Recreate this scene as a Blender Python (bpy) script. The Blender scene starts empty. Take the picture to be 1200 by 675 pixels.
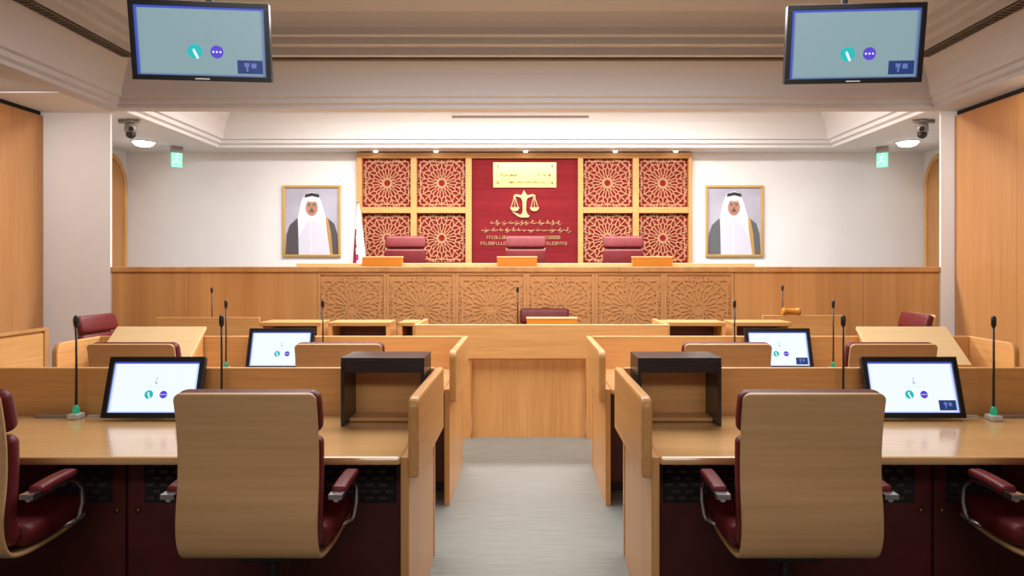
import bpy, bmesh, math, random
from math import sin, cos, pi, radians as R
from mathutils import Vector, Matrix
random.seed(7)
SC = bpy.context.scene
COL = SC.collection

# ------------------------------------------------------------------ camera
cd = bpy.data.cameras.new('camera'); cam = bpy.data.objects.new('camera', cd); COL.objects.link(cam)
cam.location = (0, 0, 1.54); cam.rotation_euler = (pi/2, 0, 0)
cd.sensor_width = 36; cd.lens = 850/1200*36
cd.shift_x = -16/1200; cd.shift_y = -25.5/1200
cd.clip_start = 0.05; cd.clip_end = 60
SC.camera = cam

# ------------------------------------------------------------------ world, exposure, ceiling lights, added pier fill
w = bpy.data.worlds.new('world'); SC.world = w; w.use_nodes = True
w.node_tree.nodes['Background'].inputs[0].default_value = (0.9, 0.9, 1, 1)
w.node_tree.nodes['Background'].inputs[1].default_value = 0.0
vs = SC.view_settings
vs.view_transform = 'Standard'; vs.look = 'None'; vs.gamma = 1; vs.exposure = 0.0; vs.use_curve_mapping = False

def area(name, loc, sx, sy, power, col=(1, .93, .85), spread=180, rot=(0, 0, 0)):
    l = bpy.data.lights.new(name, 'AREA'); l.shape = 'RECTANGLE'; l.size = sx; l.size_y = sy
    l.energy = power; l.color = col; l.spread = R(spread)
    o = bpy.data.objects.new(name, l); COL.objects.link(o); o.location = loc; o.rotation_euler = rot
    return o
def spot(name, loc, power, angle, col=(1, .9, .78), rot=(0, 0, 0), blend=.6, size=.05):
    l = bpy.data.lights.new(name, 'SPOT'); l.energy = power; l.color = col
    l.spot_size = R(angle); l.spot_blend = blend; l.shadow_soft_size = size
    o = bpy.data.objects.new(name, l); COL.objects.link(o); o.location = loc; o.rotation_euler = rot
    return o
area('hall_ceiling_light', (0, 5.3, 3.69), 5.0, 2.4, 265, (1, .97, .94), 180)
area('rear_ceiling_light', (0, -1.2, 3.15), 5.0, .5, 18, (1, .94, .89), 80, (R(68), 0, 0))
area('stage_ceiling_light', (0, 8.75, 3.74), 6.0, .5, 430, (1, .975, .96), 180)
for sx in (-1, 1):
    spot('stage_downlight_beam', (sx*5.24, 9.95, 3.22), 60, 160, blend=1)
for sx, px_ in ((-1, -4.95), (1, 4.56)):  # added fill spots without fittings, brightening the piers and wood walls
    spot('pier_fill_spot', (px_, 6.25, 3.22), 75, 120, (1, .975, .96), (R(48), 0, 0), 1, .06)
LATTICE_SPOTS = [-2.21, -1.32, 0.0, 1.32, 2.21]
for x in LATTICE_SPOTS:
    spot('lattice_spot_beam', (x, 10.5, 3.22), 8 if x else 18, 75, (1, .86, .66), (R(12), 0, 0), .8, .03)

# ------------------------------------------------------------------ materials
def nm(name):
    m = bpy.data.materials.new(name); m.use_nodes = True
    return m, m.node_tree.nodes, m.node_tree.links, m.node_tree.nodes['Principled BSDF']
def plain(name, col, rough=.6, metal=0, noise=.0, nscale=8, bump=0, bscale=200, spec=.5, coat=0):
    m, n, l, b = nm(name)
    b.inputs['Base Color'].default_value = (*col, 1); b.inputs['Roughness'].default_value = rough
    b.inputs['Metallic'].default_value = metal; b.inputs['Specular IOR Level'].default_value = spec
    b.inputs['Coat Weight'].default_value = coat
    tc = n.new('ShaderNodeTexCoord')
    if noise:
        t = n.new('ShaderNodeTexNoise'); t.inputs['Scale'].default_value = nscale; t.inputs['Detail'].default_value = 4
        r = n.new('ShaderNodeValToRGB')
        r.color_ramp.elements[0].position = .3; r.color_ramp.elements[1].position = .7
        r.color_ramp.elements[0].color = (*[c*(1-noise) for c in col], 1)
        r.color_ramp.elements[1].color = (*[min(1, c*(1+noise)) for c in col], 1)
        l.new(tc.outputs['Object'], t.inputs['Vector']); l.new(t.outputs['Fac'], r.inputs[0]); l.new(r.outputs[0], b.inputs['Base Color'])
    if bump:
        t2 = n.new('ShaderNodeTexNoise'); t2.inputs['Scale'].default_value = bscale
        bp = n.new('ShaderNodeBump'); bp.inputs['Strength'].default_value = bump; bp.inputs['Distance'].default_value = .002
        l.new(tc.outputs['Object'], t2.inputs['Vector']); l.new(t2.outputs['Fac'], bp.inputs['Height']); l.new(bp.outputs[0], b.inputs['Normal'])
    return m
def wood(name, c1, c2, axis='X', rough=.35, fine=60, stretch=.04, broad=.5, coat=0, spec=.5):
    m, n, l, b = nm(name)
    b.inputs['Specular IOR Level'].default_value = spec
    b.inputs['Roughness'].default_value = rough; b.inputs['Coat Weight'].default_value = coat; b.inputs['Coat Roughness'].default_value = .12
    tc = n.new('ShaderNodeTexCoord'); mp = n.new('ShaderNodeMapping')
    s = [1, 1, 1]; s['XYZ'.index(axis)] = stretch
    mp.inputs['Scale'].default_value = s
    l.new(tc.outputs['Object'], mp.inputs['Vector'])
    t = n.new('ShaderNodeTexNoise'); t.inputs['Scale'].default_value = fine; t.inputs['Detail'].default_value = 5; t.inputs['Distortion'].default_value = .3
    t2 = n.new('ShaderNodeTexNoise'); t2.inputs['Scale'].default_value = 5; t2.inputs['Detail'].default_value = 3; t2.inputs['Distortion'].default_value = .6
    l.new(mp.outputs[0], t.inputs['Vector']); l.new(mp.outputs[0], t2.inputs['Vector'])
    mx = n.new('ShaderNodeMix'); mx.data_type = 'FLOAT'; mx.inputs[0].default_value = broad
    l.new(t.outputs['Fac'], mx.inputs[2]); l.new(t2.outputs['Fac'], mx.inputs[3])
    r = n.new('ShaderNodeValToRGB'); r.color_ramp.elements[0].position = .32; r.color_ramp.elements[1].position = .68
    r.color_ramp.elements[0].color = (*c1, 1); r.color_ramp.elements[1].color = (*c2, 1)
    l.new(mx.outputs[0], r.inputs[0]); l.new(r.outputs[0], b.inputs['Base Color'])
    return m
def emit(name, col, strength=1.0, rough=.3):
    m, n, l, b = nm(name)
    b.inputs['Base Color'].default_value = (.02, .02, .02, 1); b.inputs['Roughness'].default_value = rough
    b.inputs['Emission Color'].default_value = (*col, 1); b.inputs['Emission Strength'].default_value = strength
    return m
def screen(name, col, edge, strength):
    # a lit display: pale picture, blue towards its rim
    m, n, l, b = nm(name)
    b.inputs['Base Color'].default_value = (.02, .02, .02, 1); b.inputs['Roughness'].default_value = .25
    tc = n.new('ShaderNodeTexCoord'); sp = n.new('ShaderNodeSeparateXYZ'); l.new(tc.outputs['UV'], sp.inputs[0])
    def rim(sock):
        a = n.new('ShaderNodeMath'); a.operation = 'SUBTRACT'; a.inputs[1].default_value = .5; l.new(sock, a.inputs[0])
        c = n.new('ShaderNodeMath'); c.operation = 'ABSOLUTE'; l.new(a.outputs[0], c.inputs[0]); return c.outputs[0]
    mxm = n.new('ShaderNodeMath'); mxm.operation = 'MAXIMUM'; l.new(rim(sp.outputs[0]), mxm.inputs[0]); l.new(rim(sp.outputs[1]), mxm.inputs[1])
    r = n.new('ShaderNodeValToRGB'); r.color_ramp.elements[0].position = .465; r.color_ramp.elements[1].position = .5
    r.color_ramp.elements[0].color = (*col, 1); r.color_ramp.elements[1].color = (*edge, 1)
    l.new(mxm.outputs[0], r.inputs[0]); l.new(r.outputs[0], b.inputs['Emission Color']); b.inputs['Emission Strength'].default_value = strength
    return m

WC1, WC2 = (.56, .27, .085), (.74, .405, .155)
M = {}
M['wall'] = plain('white_wall_paint', (.80, .785, .78), .8, noise=.02, nscale=2, bump=.1)
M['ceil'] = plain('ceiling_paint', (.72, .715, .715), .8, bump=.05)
M['hallceil_shaded'] = plain('hall_ceiling_shaded', (.53, .55, .60), .8, bump=.05)  # ceiling white darkened and cooled: the hall's dimness is put into the colour
M['woodX'] = wood('beech_along_width', WC1, WC2, 'X')
M['woodY'] = wood('beech_along_depth', WC1, WC2, 'Y')
M['woodZ'] = wood('beech_upright', WC1, WC2, 'Z')
M['desktop'] = wood('desktop_beech', (.62, .36, .145), (.78, .48, .215), 'X', .22, coat=.5)
M['benchZ'] = wood('bench_veneer', (.45, .21, .07), (.62, .33, .125), 'Z', .4, fine=22, broad=.75)
M['carve'] = wood('carved_beech', (.52, .255, .092), (.62, .32, .128), 'X', .5)
M['wallwood'] = wood('wall_panel_veneer', (.42, .19, .06), (.53, .255, .088), 'Z', .4, fine=35)
M['frame'] = wood('lattice_frame_beech', (.48, .24, .075), (.60, .32, .115), 'X', .5, spec=.25)
M['plate'] = wood('nameplate_wood', (.50, .19, .02), (.60, .25, .035), 'X', .4, spec=.2)
M['platetop'] = wood('nameplate_top', (.72, .50, .25), (.80, .58, .32), 'X', .3)
M['shell'] = wood('chair_shell_veneer', (.54, .315, .14), (.70, .435, .215), 'X', .38, fine=45, stretch=.03, broad=.45)
M['lattice'] = plain('lattice_strips', (.42, .20, .105), .55, spec=.25)
M['red'] = plain('red_leather', (.14, .014, .018), .42, noise=.12, nscale=14, bump=.3, bscale=400, spec=.35)
M['maroon'] = plain('maroon_laminate', (.085, .012, .011), .45, noise=.18, nscale=10)
M['silk'] = wood('crimson_cloth', (.14, .007, .010), (.20, .013, .018), 'X', .8, fine=30, spec=.15)
M['redback'] = plain('lattice_backing', (.20, .013, .012), .8, spec=.15)
M['black'] = plain('black_plastic', (.012, .012, .014), .35)
M['blacklam'] = plain('black_laminate', (.022, .021, .024), .3, noise=.1)
M['dash'] = plain('grille_bars', (.045, .035, .035), .5)
M['dark'] = plain('dark_void', (.008, .007, .007), .8)
M['chrome'] = plain('brushed_chrome', (.62, .63, .66), .25, 1)
M['grey'] = plain('grey_metal', (.30, .26, .24), .45, .3)
M['silver'] = plain('silver_plastic', (.62, .64, .62), .4)
M['ventlt'] = plain('beige_vent_metal', (.30, .23, .20), .6)
M['vent'] = plain('vent_metal', (.16, .13, .11), .6)
M['brass'] = plain('polished_brass', (.58, .43, .17), .3, 1, noise=.05)
M['gold'] = plain('gold_lettering', (.50, .35, .18), .4, .35)
M['screw'] = plain('dark_brass', (.22, .15, .05), .4, 1)
M['goldframe'] = plain('gilt_frame', (.62, .38, .12), .35, .5)
M['green'] = emit('green_ring_light', (.01, .45, .20), .55)
M['exit'] = emit('exit_sign_face', (.20, .82, .58), 1.0)
M['exitwhite'] = emit('exit_sign_figure', (.75, 1, .9), 1.0)
M['lamp'] = emit('lamp_glass', (1, .95, .88), 9)
M['scr'] = screen('monitor_screen', (.86, .93, 1.0), (.22, .36, .95), 1.05)
M['tvscr'] = screen('television_screen', (.24, .36, .395), (.06, .11, .34), 1.0)
M['scrbar'] = emit('screen_title_bar', (.045, .085, .50), 1)
M['teal'] = emit('screen_teal_button', (.0, .50, .50), 1)
M['purple'] = emit('screen_purple_button', (.09, .045, .62), 1)
M['inset'] = emit('screen_inset', (.01, .035, .17), 1)
M['insetlt'] = emit('screen_inset_marks', (.12, .19, .48), 1)
M['glyph'] = emit('screen_grey_mark', (.30, .36, .45), 1)
M['whitecloth'] = plain('white_cloth', (.78, .76, .80), .8)
M['maroonc'] = plain('maroon_cloth', (.27, .012, .05), .8)

# grey streaked floor
m, n, l, b = nm('grey_floor'); M['floor'] = m
tc = n.new('ShaderNodeTexCoord'); mp = n.new('ShaderNodeMapping'); mp.inputs['Scale'].default_value = (1.2, 26, 1)
t = n.new('ShaderNodeTexNoise'); t.inputs['Scale'].default_value = 3; t.inputs['Detail'].default_value = 5
r = n.new('ShaderNodeValToRGB'); r.color_ramp.elements[0].position = .3; r.color_ramp.elements[1].position = .72
r.color_ramp.elements[0].color = (.16, .168, .155, 1); r.color_ramp.elements[1].color = (.235, .245, .228, 1)
l.new(tc.outputs['Object'], mp.inputs[0]); l.new(mp.outputs[0], t.inputs[0]); l.new(t.outputs[0], r.inputs[0]); l.new(r.outputs[0], b.inputs['Base Color'])
b.inputs['Roughness'].default_value = .45

# ------------------------------------------------------------------ mesh helpers
def B(): return bmesh.new()
def box(bm, x0, x1, y0, y1, z0, z1, mi=0):
    vs_ = [bm.verts.new((x, y, z)) for x in (x0, x1) for y in (y0, y1) for z in (z0, z1)]
    for f in ((0,1,3,2), (4,6,7,5), (0,4,5,1), (2,3,7,6), (0,2,6,4), (1,5,7,3)):
        fc = bm.faces.new([vs_[i] for i in f]); fc.material_index = mi
    return vs_
def prism(bm, poly, axis, a0, a1, mi=0):
    # poly: 2-D points in the two remaining axes (in XYZ order)
    def mk(p, a):
        q = list(p); q.insert('XYZ'.index(axis), a); return bm.verts.new(q)
    A = [mk(p, a0) for p in poly]; Bv = [mk(p, a1) for p in poly]
    fs = [bm.faces.new(A), bm.faces.new(Bv[::-1])]
    for i in range(len(poly)):
        j = (i+1) % len(poly); fs.append(bm.faces.new((A[j], A[i], Bv[i], Bv[j])))
    for f in fs: f.material_index = mi
def tube(bm, pts, r, seg=10, mi=0, cap=True):
    pts = [Vector(p) for p in pts]; rings = []
    rr = r if isinstance(r, (list, tuple)) else [r]*len(pts)
    up = None
    for i, p in enumerate(pts):
        t_ = (pts[min(i+1, len(pts)-1)] - pts[max(i-1, 0)]).normalized()
        if up is None: up = Vector((0, 0, 1)) if abs(t_.z) < .9 else Vector((0, 1, 0))
        a = t_.cross(up).normalized(); c = a.cross(t_).normalized(); up = c
        rings.append([bm.verts.new(p + (a*cos(2*pi*k/seg) + c*sin(2*pi*k/seg))*rr[i]) for k in range(seg)])
    for i in range(len(rings)-1):
        for k in range(seg):
            f = bm.faces.new((rings[i][k], rings[i][(k+1) % seg], rings[i+1][(k+1) % seg], rings[i+1][k])); f.material_index = mi; f.smooth = True
    if cap:
        for rg in (rings[0][::-1], rings[-1]): bm.faces.new(rg).material_index = mi
def sweep(bm, prof, width, thick, endr=.03, seg=24, mi=0, rad=None, off=0.0, endtaper=True):
    """soft slab swept along a side profile of (y, z) points; width along X; rounded section, rounded plan corners"""
    P = [Vector((0, y, z)) for y, z in prof]
    fine = []
    for i in range(len(P)-1):
        p0 = P[max(i-1, 0)]; p1 = P[i]; p2 = P[i+1]; p3 = P[min(i+2, len(P)-1)]
        for s in range(8):
            u = s/8; fine.append(.5*((2*p1)+(p2-p0)*u+(2*p0-5*p1+4*p2-p3)*u*u+(3*p1-p0-3*p2+p3)*u*u*u))
    fine.append(P[-1])
    L = [0]
    for i in range(1, len(fine)): L.append(L[-1]+(fine[i]-fine[i-1]).length)
    tot = L[-1]
    extra = [endr*(1-cos(k*pi/12)) for k in range(0, 6)]
    stops = sorted(set([round(x, 5) for x in extra+[tot-e for e in extra]+[x for x in L if endr < x < tot-endr]]))
    def at(s):
        for i in range(1, len(L)):
            if s <= L[i]+1e-9:
                u = (s-L[i-1])/max(1e-9, L[i]-L[i-1]); return fine[i-1].lerp(fine[i], u), (fine[i]-fine[i-1]).normalized()
        return fine[-1], (fine[-1]-fine[-2]).normalized()
    rad = thick/2 if rad is None else rad
    rings = []
    for s in stops:
        p, t_ = at(s); nrm = Vector((0, t_.z, -t_.y))
        d = min(s, tot-s); k = 1.0
        if d < endr: q = (endr-d)/endr; k = math.sqrt(max(0, 1-q*q))
        W = width/2 - endr*(1-k)
        T = thick/2*((.35+.65*k) if endtaper else 1)
        rr = min(rad, T*.98); ring = []
        for (cx, cy, a0) in ((W-rr, T-rr, 0), (-W+rr, T-rr, 90), (-W+rr, -T+rr, 180), (W-rr, -T+rr, 270)):
            for a in (0, 30, 60, 90):
                an = R(a0+a); ring.append(bm.verts.new(p + Vector((cx+rr*cos(an), 0, 0)) + nrm*(cy+rr*sin(an)+off)))
        rings.append(ring)
    N = len(rings[0])
    for i in range(len(rings)-1):
        for k in range(N):
            f = bm.faces.new((rings[i][k], rings[i][(k+1) % N], rings[i+1][(k+1) % N], rings[i+1][k])); f.smooth = True; f.material_index = mi
    bm.faces.new(rings[0][::-1]); bm.faces.new(rings[-1])
def lathe(bm, prof, seg=24, c=(0, 0, 0), mi=0):
    rings = [[bm.verts.new((c[0]+r_*cos(2*pi*k/seg), c[1]+r_*sin(2*pi*k/seg), c[2]+z)) for k in range(seg)] for r_, z in prof]
    for i in range(len(rings)-1):
        for k in range(seg):
            f = bm.faces.new((rings[i][k], rings[i][(k+1) % seg], rings[i+1][(k+1) % seg], rings[i+1][k])); f.smooth = True; f.material_index = mi
    bm.faces.new(rings[0][::-1]); bm.faces.new(rings[-1])
def seg2(bm, a, c, wd, y0, y1, mi=0):
    # a straight strip in an XZ plane from a to c
    a = Vector(a); c = Vector(c); d = (c-a)
    if d.length < 1e-5: return
    d.normalize(); nn = Vector((-d.y, d.x))*wd/2
    prism(bm, [tuple(a+nn), tuple(a-nn), tuple(c-nn), tuple(c+nn)], 'Y', y0, y1, mi)
def xf(bm, mat): bmesh.ops.transform(bm, matrix=mat, verts=bm.verts)

OFF = {}
def obj(name, bm, mats, parent=None, bevel=0, world=True):
    bmesh.ops.recalc_face_normals(bm, faces=bm.faces)
    if parent is not None and world: bmesh.ops.translate(bm, verts=bm.verts, vec=-OFF[parent.name])
    me = bpy.data.meshes.new(name); bm.to_mesh(me); bm.free()
    for mm in (mats if isinstance(mats, (list, tuple)) else [mats]): me.materials.append(mm)
    o = bpy.data.objects.new(name, me); COL.objects.link(o)
    if parent is not None: o.parent = parent; OFF[o.name] = OFF[parent.name]
    else: OFF[o.name] = Vector((0, 0, 0))
    if bevel:
        md = o.modifiers.new('bevel', 'BEVEL'); md.width = bevel; md.segments = 2; md.limit_method = 'ANGLE'; md.angle_limit = R(40)
    return o
def thing(name, label, cat, loc=(0, 0, 0), rz=0, group=None):
    o = bpy.data.objects.new(name, None); COL.objects.link(o); o.location = loc; o.rotation_euler = (0, 0, rz)
    o.empty_display_size = .1
    o['label'] = label; o['category'] = cat
    if group: o['group'] = group
    OFF[o.name] = Vector(loc); return o
def struct(name, bm, mats, bevel=0, parent=None):
    o = obj(name, bm, mats, parent, bevel); o['kind'] = 'structure'; return o
def dup(root, loc, rz, label, group=None):
    def cp(o, par):
        c = o.copy(); COL.objects.link(c); c.parent = par
        for ch in o.children: cp(ch, c)
        return c
    r_ = cp(root, None); r_.location = loc; r_.rotation_euler = (0, 0, rz) if not isinstance(rz, tuple) else rz
    r_['label'] = label
    if group: r_['group'] = group
    return r_
def uv_quad(bm, x0, x1, z0, z1, y, mi=0):
    uvl = bm.loops.layers.uv.verify()
    v = [bm.verts.new(p) for p in ((x0, y, z0), (x1, y, z0), (x1, y, z1), (x0, y, z1))]
    f = bm.faces.new(v); f.material_index = mi
    for lp, c in zip(f.loops, ((0, 0), (1, 0), (1, 1), (0, 1))): lp[uvl].uv = c

# ------------------------------------------------------------------ the room
H = 3.25
XL, XR, SX, YP, YB = -5.32, 4.73, 6.0, 8.0, 10.9
bm = B(); box(bm, -6.3, 6.3, -2.2, 11.2, -.1, 0); struct('floor', bm, M['floor'])
bm = B(); box(bm, -SX, SX, YB, YB+.12, 0, 4.4); struct('wall_back', bm, M['wall'])
bm = B(); box(bm, -6.2, 6.2, -2.12, -2.0, 0, 4.4); struct('wall_front', bm, M['wall'])
# side walls of the hall: veneered panels with fine joints and a shadow gap below the ceiling
def hall_side(name, x, s):
    bm = B()
    y = -2.0; pan = 1.02
    ys = [YP - k*pan for k in range(0, 10)] + [-2.0]
    for a, c in zip(ys[1:], ys[:-1]):
        if c <= -2.0: continue
        a = max(a, -2.0)
        x0, x1 = sorted((x, x + s*.03)); box(bm, x0, x1, a+.002, c-.002, 0, 3.195, 0)
    x0, x1 = sorted((x+s*.03, x+s*.15)); box(bm, x0, x1, -2.0, YP, 0, H+.05, 1)
    struct(name, bm, [M['wallwood'], M['dark']])
hall_side('wall_left', XL, -1); hall_side('wall_right', XR, 1)
# white piers where the stage begins
bm = B(); prism(bm, [(-SX-.1, YP), (-4.58, YP), (-4.58, YP+.03), (-4.80, YP+.2), (-SX-.1, YP+.2)], 'Z', 0, H); struct('wall_left_pier', bm, M['wall'])
bm = B(); prism(bm, [(SX+.1, YP), (4.58, YP), (4.58, YP+.03), (4.80, YP+.2), (SX+.1, YP+.2)], 'Z', 0, H); struct('wall_right_pier', bm, M['wall'])
for s, nmn in ((-1, 'wall_stage_left'), (1, 'wall_stage_right')):
    bm = B(); x0, x1 = sorted((s*SX, s*(SX+.1))); box(bm, x0, x1, YP+.2, YB+.12, 0, H+.05); struct(nmn, bm, M['wall'])

PROF = [(0, 3.2895), (.05, 3.305), (.055, 3.35), (.10, 3.36), (.12, 3.43), (.19, 3.58), (.28, 3.70), (.43, 3.70), (.43, 3.775), (.47, 3.78), (.50, 3.79), (.50, 3.855), (.57, 3.865), (.57, 3.94)]
COVE = [(.60, 3.98), (.68, 4.06), (.80, 4.13), (.95, 4.17), (1.2, 4.19)]
def tray(bm, x0, x1, y0, y1, prof, close=True):
    rings = []
    for o, z in prof:
        rings.append([bm.verts.new(p) for p in ((x0+o, y0+o, z), (x1-o, y0+o, z), (x1-o, y1-o, z), (x0+o, y1-o, z))])
    for a, c in zip(rings[:-1], rings[1:]):
        for k in range(4): bm.faces.new((a[k], a[(k+1) % 4], c[(k+1) % 4], c[k]))
    bm.faces.new(rings[-1])
TX = 4.42
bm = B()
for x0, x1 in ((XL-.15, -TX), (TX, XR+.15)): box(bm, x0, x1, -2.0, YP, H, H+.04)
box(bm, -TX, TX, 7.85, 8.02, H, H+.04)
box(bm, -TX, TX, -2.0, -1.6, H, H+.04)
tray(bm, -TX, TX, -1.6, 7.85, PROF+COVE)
struct('ceiling', bm, M['hallceil_shaded'])
bm = B()
for x0, x1 in ((-SX-.1, -TX), (TX, SX+.1)): box(bm, x0, x1, YP+.0005, YB, H, H+.04)
box(bm, -TX, TX, 10.46, YB, H, H+.04)
tray(bm, -TX, TX, 8.0205, 10.46, PROF[:9])
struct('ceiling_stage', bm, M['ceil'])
bm = B(); box(bm, XL, -4.57, 7.1, YP, H-.012, H-.0005); struct('trim_1', bm, M['ceil'])
# slot diffusers in the upper ledge of the tray
def slot(name, label, x0, x1, y0, y1, z, along):
    t_ = thing(name, label, 'air vent', ((x0+x1)/2, (y0+y1)/2, z))
    bm = B(); box(bm, x0, x1, y0, y1, z-.012, z-.002); obj('backing', bm, M['dark'], t_)
    bm = B(); e = .012
    box(bm, x0, x1, y0, y0+e, z-.02, z-.012); box(bm, x0, x1, y1-e, y1, z-.02, z-.012)
    box(bm, x0, x0+e, y0+e, y1-e, z-.02, z-.012); box(bm, x1-e, x1, y0+e, y1-e, z-.02, z-.012)
    if along == 'Y':
        k = y0+.05
        while k < y1-.03: box(bm, x0+e, x1-e, k, k+.02, z-.02, z-.012); k += .06
    else: box(bm, x0+e, x1-e, (y0+y1)/2-.004, (y0+y1)/2+.004, z-.02, z-.012)
    obj('grille', bm, M['vent'], t_)
slot('ceiling_slot_vent', 'long ribbed dark slot vent running along the left side of the tray ceiling', -TX+.29, -TX+.42, -1.1, 7.42, 3.70, 'Y')
slot('ceiling_slot_vent', 'long ribbed dark slot vent running along the right side of the tray ceiling', TX-.42, TX-.29, -1.1, 7.42, 3.70, 'Y')
slot('ceiling_slot_vent', 'thin dark slot vent crossing the hall behind the two hanging televisions', -TX+.42, TX-.42, 7.50, 7.56, 3.70, 'X')
# slot in the sloped face above the bench
t_ = thing('wall_slot_vent', 'short thin dark slot vent in the ceiling moulding above the judges bench', 'air vent', (-.08, 10.2, 3.64))
bm = B(); box(bm, -1.04, .89, 10.205, 10.225, 3.63, 3.66); obj('frame', bm, M['ventlt'], t_)
bm = B(); box(bm, -1.03, .88, 10.200, 10.2045, 3.640, 3.650); obj('slot', bm, M['vent'], t_)

# arched doors in the side walls of the stage
def arch(y0, y1, zs, n_=18):
    r_ = (y1-y0)/2; c = (y0+y1)/2
    return [(y0, 0)] + [(y1, 0)] + [(c + r_*cos(pi*k/n_), zs + r_*1.0*sin(pi*k/n_)) for k in range(n_+1)]
for i, s in enumerate((-1, 1)):
    t_ = thing('door_%d' % (i+1), 'arched wooden door', 'door', (s*5.97, 10.42, .78)); del t_['label'], t_['category']; t_['kind'] = 'structure'
    bm = B(); x0, x1 = sorted((s*5.955, s*5.999)); outer = arch(9.99, 10.85, 2.74); inner = arch(10.06, 10.78, 2.74)
    A = [p for p in outer[1:]] ; Bq = [p for p in inner[1:]]
    A.append(outer[0]); Bq.append(inner[0])
    for k in range(len(A)-1):
        prism(bm, [A[k], A[k+1], Bq[k+1], Bq[k]], 'X', x0, x1)
    obj('door_frame', bm, M['woodZ'], t_)
    bm = B(); x0, x1 = sorted((s*5.975, s*5.998)); prism(bm, arch(10.062, 10.778, 2.74), 'X', x0, x1); obj('door_panel', bm, M['wallwood'], t_)
    bm = B(); tube(bm, [(s*5.97, 10.12, 1.75), (s*5.91, 10.12, 1.75), (s*5.91, 10.24, 1.75)], .01); obj('door_handle', bm, M['chrome'], t_)
# raised stage floor
bm = B(); box(bm, -SX, SX, 8.12+.62, YB, .001, .78); box(bm, -SX, -4.62, 8.2, 8.74, .001, .78); box(bm, 4.62, SX, 8.2, 8.74, .001, .78)
struct('floor_stage', bm, M['floor'])

# ------------------------------------------------------------------ Islamic rosette pattern
def rosette_lines(h):
    """strips of a 12-petal rosette filling a square of half side h"""
    L = []
    def pol(r_, a): return (r_*cos(a), r_*sin(a))
    n_ = 12; d = 2*pi/n_
    for k in range(n_):
        a = k*d
        L.append((pol(.15*h, a-d/2), pol(.15*h, a+d/2)))
        # petals: long hexagons
        p0 = pol(.24*h, a); p1 = pol(.36*h, a-d*.30); p2 = pol(.56*h, a-d*.27); p3 = pol(.66*h, a); p4 = pol(.56*h, a+d*.27); p5 = pol(.36*h, a+d*.30)
        for u, v in ((p0, p1), (p1, p2), (p2, p3), (p3, p4), (p4, p5), (p5, p0)): L.append((u, v))
        # outer kites
        q = pol(.60*h, a+d/2); q1 = pol(.70*h, a+d/2)
        L += [(p4, q), (pol(.56*h, a+d-d*.27), q), (q, q1)]
        m1 = pol(.86*h, a); L.append((p3, m1))
        L += [(q1, pol(.82*h, a+d*.25)), (q1, pol(.82*h, a+d*.75)), (pol(.82*h, a+d*.25), m1), (pol(.82*h, a+d*.75), pol(.86*h, a+d))]
    # border cells
    e = .88
    for s in (-1, 1):
        L += [((-h*e, s*h*e), (h*e, s*h*e)), ((s*h*e, -h*e), (s*h*e, h*e))]
        k = -.75
        while k < .8:
            L += [((k*h, s*h*e), (k*h, s*h)), ((s*h*e, k*h), (s*h, k*h))]; k += .25
    for k in range(24):
        a = k*d/2
        L.append((pol(.86*h if k % 2 == 0 else .70*h, a), pol(1.04*h, a)))
        L.append((pol(1.04*h, a), pol(.98*h, a+d/4))); L.append((pol(.98*h, a+d/4), pol(1.04*h, a+d/2)))
        L.append((pol(.98*h, a+d/4), pol(1.20*h, a+d/4)))
    return L
def clip(seg, h):
    (x0, y0), (x1, y1) = seg; t0, t1 = 0, 1
    for p, q in ((-(x1-x0), x0+h), (x1-x0, h-x0), (-(y1-y0), y0+h), (y1-y0, h-y0)):
        if abs(p) < 1e-9:
            if q < 0: return None
        else:
            r_ = q/p
            if p < 0: t0 = max(t0, r_)
            else: t1 = min(t1, r_)
    if t0 >= t1: return None
    return ((x0+t0*(x1-x0), y0+t0*(y1-y0)), (x0+t1*(x1-x0), y0+t1*(y1-y0)))
def rosette(bm, cx, cz, h, wd, y0, y1, mi=0):
    lim = h-wd/2; jit = 0
    for s in rosette_lines(h):
        s = clip(s, lim)
        if s: jit += 1; seg2(bm, (cx+s[0][0], cz+s[0][1]), (cx+s[1][0], cz+s[1][1]), wd, y0-jit*.000012, y1+.0005+jit*.000003, mi)
    # solid hub ring
    for k in range(24):
        a, c = 2*pi*k/24, 2*pi*(k+1)/24
        seg2(bm, (cx+.19*h*cos(a), cz+.19*h*sin(a)), (cx+.19*h*cos(c), cz+.19*h*sin(c)), .085*h, y0-.001, y1, mi)

# ------------------------------------------------------------------ lattice wall behind the judges
LW = thing('lattice_wall_panelling', 'tall wooden framework with carved star lattice screens over red, behind the judges', 'wall panelling', (-.026, 10.82, .78))
SB = 78.3
def bx(px): return (px-616)/SB
def bz(py): return 1.54-(py-312)/SB
bm = B(); y0, y1 = 10.79, 10.88
xs = [(419, 425), (482, 489), (546, 553), (677, 683), (741, 748), (806, 810)]
for a, c in xs: box(bm, bx(a), bx(c), y0, y1, .785, bz(186))
box(bm, bx(419), bx(810), y0, y1, bz(186)+.0005, bz(179.6))
for (a, c) in ((425, 482), (489, 546), (683, 741), (748, 806)):
    for py in (246.5, 311.5):
        box(bm, bx(a), bx(c), y0, y1, bz(py+3.5), bz(py-3.5))
obj('frame', bm, M['frame'], LW, .004)
bm = B(); box(bm, bx(419.5), bx(809.5), 10.883, 10.898, .785, bz(180.5)); obj('backing_board', bm, M['redback'], LW)
for (a, c) in ((425, 482), (489, 546), (683, 741), (748, 806)):
    for (u, v) in ((186, 243), (250, 308)):
        bm = B(); hx = (bx(c)-bx(a))/2
        rosette(bm, (bx(a)+bx(c))/2, (bz(u)+bz(v))/2, hx-.001, .0155, 10.868, 10.880)
        obj('lattice_screen', bm, M['lattice'], LW)
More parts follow.
